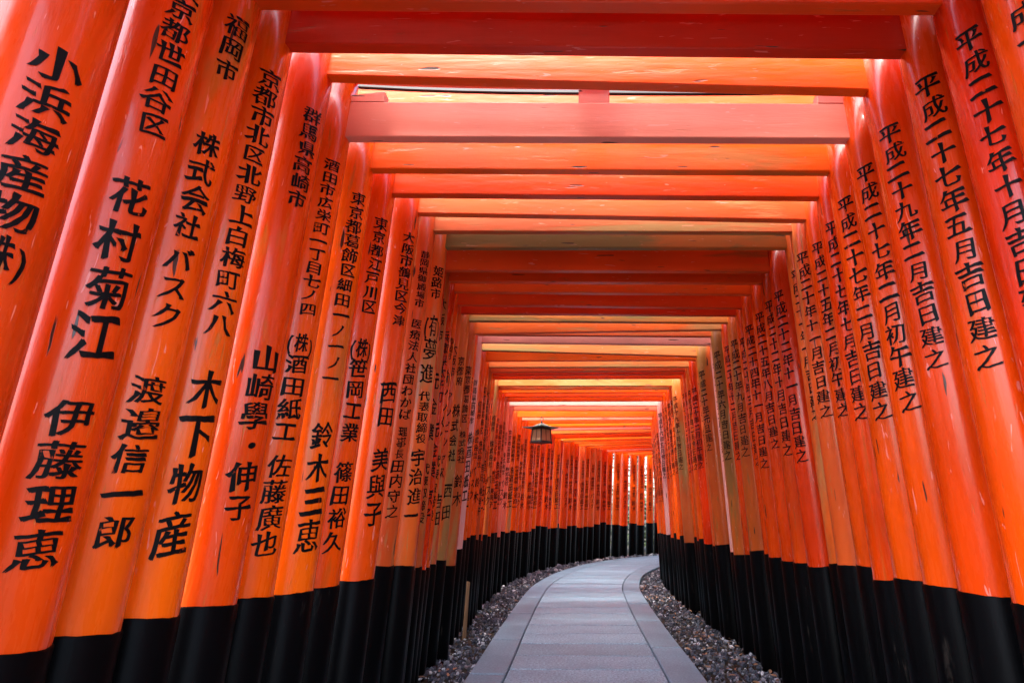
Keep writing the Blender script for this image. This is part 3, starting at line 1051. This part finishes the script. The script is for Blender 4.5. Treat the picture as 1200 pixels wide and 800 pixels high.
# ------------------------------------------------------------------ hanging lantern
def lantern():
    Z = lg['c'][1]
    p = Vector((dl_.x / dl_.y * Z, Z, min(lg['zl'], lg['zr']) - 0.004))
    t = empty('hanging_lantern', p, R_(45 + 3), 'small dark bronze hanging lantern with green hipped roof and paper panes', 'lantern')
    t.scale = (1.0, 1.0, 1.06)

    def tube_ring(R, r, z, nm, rot):
        vs, fs = [], []
        for i in range(20):
            a = 2 * math.pi * i / 20
            for k in range(6):
                b = 2 * math.pi * k / 6
                q = Vector(((R + r * math.cos(b)) * math.cos(a), r * math.sin(b), (R + r * math.cos(b)) * math.sin(a)))
                q = Matrix.Rotation(rot, 3, 'Z') @ q
                vs.append((q.x, q.y, q.z + z))
        for i in range(20):
            for k in range(6):
                fs.append((i * 6 + k, i * 6 + (k + 1) % 6, ((i + 1) % 20) * 6 + (k + 1) % 6, ((i + 1) % 20) * 6 + k))
        return mesh(nm, vs, fs, MAT['bronze'], True)
    link('hook', lathe('hook', [(.006, -.012), (.006, .012)], 8, MAT['bronze']), t)
    link('ring', tube_ring(.026, .0045, -.032, 'ring', R_(-45)), t)
    link('finial', lathe('finial', [(.007, -.055), (.014, -.060), (.017, -.068), (.011, -.075), (.022, -.082)][::-1], 12, MAT['bronze']), t)
    # hipped roof: four concave slopes with flaring eaves
    vs, fs = [], []
    prof = [(.022, -.084), (.10, -.116), (.19, -.142), (.285, -.150)]
    for r, z in prof:
        for k in range(8):
            a = math.pi / 4 * k
            cor = k % 2 == 1
            rr = r * (1.0 if cor else 0.74)
            vs.append((rr * math.cos(a), rr * math.sin(a), z + (0.012 if cor and r > .2 else 0)))
    m = len(vs)
    vs += [(x, y, z - .007) for x, y, z in vs]
    for i in range(3):
        for k in range(8):
            a, b = i * 8 + k, i * 8 + (k + 1) % 8
            fs.append((a, b, b + 8, a + 8)); fs.append((m + a, m + a + 8, m + b + 8, m + b))
    for k in range(8):
        a, b = 24 + k, 24 + (k + 1) % 8
        fs.append((a, b, m + b, m + a))
    fs.append(tuple(range(7, -1, -1)))
    me = mesh('roof', vs, fs, MAT['verdigris'])
    bm = bmesh.new(); bm.from_mesh(me); bmesh.ops.recalc_face_normals(bm, faces=list(bm.faces)); bm.to_mesh(me); bm.free()
    roof = link('roof', me, t)
    # body: square, slightly tapered to the top; corner posts, rails, panes
    h0, h1, z0, z1 = .105, .092, -.335, -.158
    for sx in (-1, 1):
        for sy in (-1, 1):
            b8 = [(sx * h0 + dx, sy * h0 + dy, z0) for dx, dy in ((-.008, -.008), (.008, -.008), (.008, .008), (-.008, .008))] + \
                 [(sx * h1 + dx, sy * h1 + dy, z1) for dx, dy in ((-.008, -.008), (.008, -.008), (.008, .008), (-.008, .008))]
            link('corner_post', bevel_prism('corner_post', b8, MAT['bronze'], .002), t)
            f8 = [(sx * (h0 + .004) + dx, sy * (h0 + .004) + dy, -.372) for dx, dy in ((-.006, -.006), (.006, -.006), (.006, .006), (-.006, .006))] + \
                 [(sx * h0 + dx, sy * h0 + dy, z0 - .024) for dx, dy in ((-.010, -.010), (.010, -.010), (.010, .010), (-.010, .010))]
            link('foot', bevel_prism('foot', f8, MAT['bronze'], .002), t)
    link('base_tray', bevel_prism('base_tray', box8(-.118, .118, -.118, .118, -.362, -.337), MAT['bronze'], .004), t)
    link('top_rail', bevel_prism('top_rail', box8(-.098, .098, -.098, .098, -.176, -.150), MAT['bronze'], .003), t)
    for k in range(4):
        q = Matrix.Rotation(k * math.pi / 2, 3, 'Z')
        pts = [(-h0 + .006, -h0 + .001, z0 + .004), (h0 - .006, -h0 + .001, z0 + .004), (h0 - .006, -h0 + .005, z0 + .004), (-h0 + .006, -h0 + .005, z0 + .004),
               (-h1 + .006, -h1 + .001, z1 - .02), (h1 - .006, -h1 + .001, z1 - .02), (h1 - .006, -h1 + .005, z1 - .02), (-h1 + .006, -h1 + .005, z1 - .02)]
        pn = link('pane', bevel_prism('pane', [q @ Vector(v) for v in pts], MAT['pane'], 0), t)
        mb = [(-.004, -h0 - .004, z0 + .002), (.004, -h0 - .004, z0 + .002), (.004, -h0 + .0005, z0 + .002), (-.004, -h0 + .0005, z0 + .002),
              (-.004, -h1 - .004, z1 - .018), (.004, -h1 - .004, z1 - .018), (.004, -h1 + .0005, z1 - .018), (-.004, -h1 + .0005, z1 - .018)]
        link('glazing_bar', bevel_prism('glazing_bar', [q @ Vector(v) for v in mb], MAT['bronze'], 0), pn)


lantern()

# ------------------------------------------------------------------ wooden stake by the left posts
d0 = ray(537, 745)
tz = -CAM_H / d0.z
p0 = Vector((d0.x * tz, d0.y * tz, -0.03))
me = bevel_prism('wooden_stake', [(-.016, -.011, 0), (.016, -.011, 0), (.016, .011, 0), (-.016, .011, 0),
                                  (-.014, -.010, .46), (.014, -.010, .45), (.014, .010, .44), (-.014, .010, .45)], MAT['stake'], .003)
stake = link('wooden_stake', me)
stake.location = (p0.x + .05, p0.y, p0.z)
stake.rotation_euler = (R_(-2), R_(1.5), R_(20))
stake['label'], stake['category'] = 'short raw wooden stake standing in the gravel against black post bases', 'stake'


# ------------------------------------------------------------------ trees outside the gates
def tree(x, y, h, spread, seed, label):
    rt = random.Random(seed)
    t = empty('tree', (x, y, -0.035), rt.uniform(0, 6), label, 'tree', 'trees beside the gate tunnel')
    vs, fs = [], []

    def limb(a, b, r0, r1, seg=8, bend=.1):
        a, b = Vector(a), Vector(b)
        base = len(vs)
        ax = (b - a).normalized()
        u = ax.orthogonal().normalized(); w = ax.cross(u)
        off = Vector((rt.uniform(-1, 1), rt.uniform(-1, 1), 0)) * bend * (b - a).length
        for i in range(5):
            f = i / 4
            c = a.lerp(b, f) + off * math.sin(f * math.pi)
            r = r0 + (r1 - r0) * f
            for k in range(seg):
                an = 2 * math.pi * k / seg
                vs.append(tuple(c + (u * math.cos(an) + w * math.sin(an)) * r))
        for i in range(4):
            for k in range(seg):
                fs.append((base + i * seg + k, base + i * seg + (k + 1) % seg, base + (i + 1) * seg + (k + 1) % seg, base + (i + 1) * seg + k))
    limb((0, 0, -.1), (rt.uniform(-.2, .2), rt.uniform(-.2, .2), h * .9), .045 * h * .5, .02)
    tips = []
    for i in range(11):
        f = .34 + .55 * i / 10
        a = i * 2.4 + rt.uniform(-.4, .4)
        L = spread * (1.15 - f) * rt.uniform(.8, 1.2)
        tip = (math.cos(a) * L, math.sin(a) * L, h * f + L * .45)
        limb((0, 0, h * f), tip, .012 * h * (1.1 - f), .008, 5)
        tips += [Vector(tip), Vector((0, 0, h * f)).lerp(Vector(tip), .65)]
    tips.append(Vector((0, 0, h)))
    link('trunk', mesh('trunk', vs, fs, MAT['bark'], True), t)
    cv, cf = [], []
    for tip in tips:
        for cl in range(4):
            cc = tip + Vector((rt.gauss(0, .5), rt.gauss(0, .5), rt.gauss(0, .35))) * spread * .35
            for i in range(42):
                o = Vector((rt.gauss(0, 1), rt.gauss(0, 1), rt.gauss(0, .7))) * spread * .13
                s_ = rt.uniform(.05, .10)
                M = Matrix.Rotation(rt.uniform(0, 6.28), 3, 'Z') @ Matrix.Rotation(rt.uniform(-1.1, 1.1), 3, 'X')
                b = len(cv)
                for px_, py_ in ((-1, 0), (0, .5), (1, 0), (0, -.5)):
                    cv.append(tuple(cc + o + M @ Vector((px_ * s_, py_ * s_, 0))))
                cf.append((b, b + 1, b + 2, b + 3))
    link('crown', mesh('crown', cv, cf, MAT['leaf']), t)


def shrub(x, y, h, spread, seed, label):
    rt = random.Random(seed)
    t = empty('shrub', (x, y, -0.035), rt.uniform(0, 6), label, 'shrub', 'evergreen shrubs added to block side light')
    vs, fs = [], []
    for i in range(7):
        a = rt.uniform(0, 6.28)
        top = Vector((math.cos(a) * spread * .55, math.sin(a) * spread * .55, h * rt.uniform(.55, .9)))
        b = len(vs)
        for f, r in ((0, .03), (.5, .02), (1, .006)):
            c = Vector((0, 0, -.05)).lerp(top, f)
            vs += [(c.x + r * math.cos(k * 1.257), c.y + r * math.sin(k * 1.257), c.z) for k in range(5)]
        for j in range(2):
            fs += [(b + j * 5 + k, b + j * 5 + (k + 1) % 5, b + j * 5 + 5 + (k + 1) % 5, b + j * 5 + 5 + k) for k in range(5)]
    link('stem', mesh('stem', vs, fs, MAT['bark'], True), t)
    cv, cf = [], []
    for c in range(75):
        while True:
            q = Vector((rt.uniform(-1, 1), rt.uniform(-1, 1), rt.uniform(0, 1)))
            if q.x ** 2 + q.y ** 2 < (1 - .55 * q.z ** 2) and (q.length > .45 or rt.random() < .3):
                break
        cc = Vector((q.x * spread, q.y * spread, .1 + q.z * h))
        for i in range(34):
            o = Vector((rt.gauss(0, 1), rt.gauss(0, 1), rt.gauss(0, .8))) * .15
            s_ = rt.uniform(.04, .085)
            M = Matrix.Rotation(rt.uniform(0, 6.28), 3, 'Z') @ Matrix.Rotation(rt.uniform(-1.2, 1.2), 3, 'X')
            b = len(cv)
            for px_, py_ in ((-1, 0), (0, .5), (1, 0), (0, -.5)):
                w = cc + o + M @ Vector((px_ * s_, py_ * s_, 0))
                cv.append((w.x, w.y, max(w.z, .01)))
            cf.append((b, b + 1, b + 2, b + 3))
    link('crown', mesh('crown', cv, cf, MAT['leaf']), t)


rsh = random.Random(77)  # shrub rows added to block side light between the posts
for side, s_a, s_b, step in ((-1, 5.6, 21.5, 1.45), (1, 2.0, 11.0, 1.45)):
    s = s_a
    while s < s_b:
        p, d = on_line(s, side * rsh.uniform(2.85, 3.1))
        shrub(p.x, p.y, rsh.uniform(2.5, 3.3), rsh.uniform(.95, 1.15), int(s * 100) + side,
              'dense dark evergreen shrub added to block side light behind the %s posts' % ('left-hand' if side < 0 else 'right-hand'))
        s += step
TREES = [(5.2, 3.4, 7.0, 2.3), (5.6, 7.2, 8.5, 2.6), (4.4, 10.6, 7.0, 2.2), (7.2, 12.6, 8.0, 2.4), (-9.5, 6.0, 6.5, 2.2), (-11.0, 11.5, 8.0, 2.6), (-1.8, 19.6, 7.5, 2.6), (1.6, 20.6, 7.5, 2.6), (4.6, 21.0, 8.0, 2.6),
         (3.9, 0.2, 7.0, 2.4), (3.3, -3.2, 7.5, 2.5), (6.5, -1.5, 9.0, 2.8)]
for i, (x, y, h, sp) in enumerate(TREES):
    tree(x, y, h, sp, 100 + i, 'leafy green tree standing outside the row of torii gates')
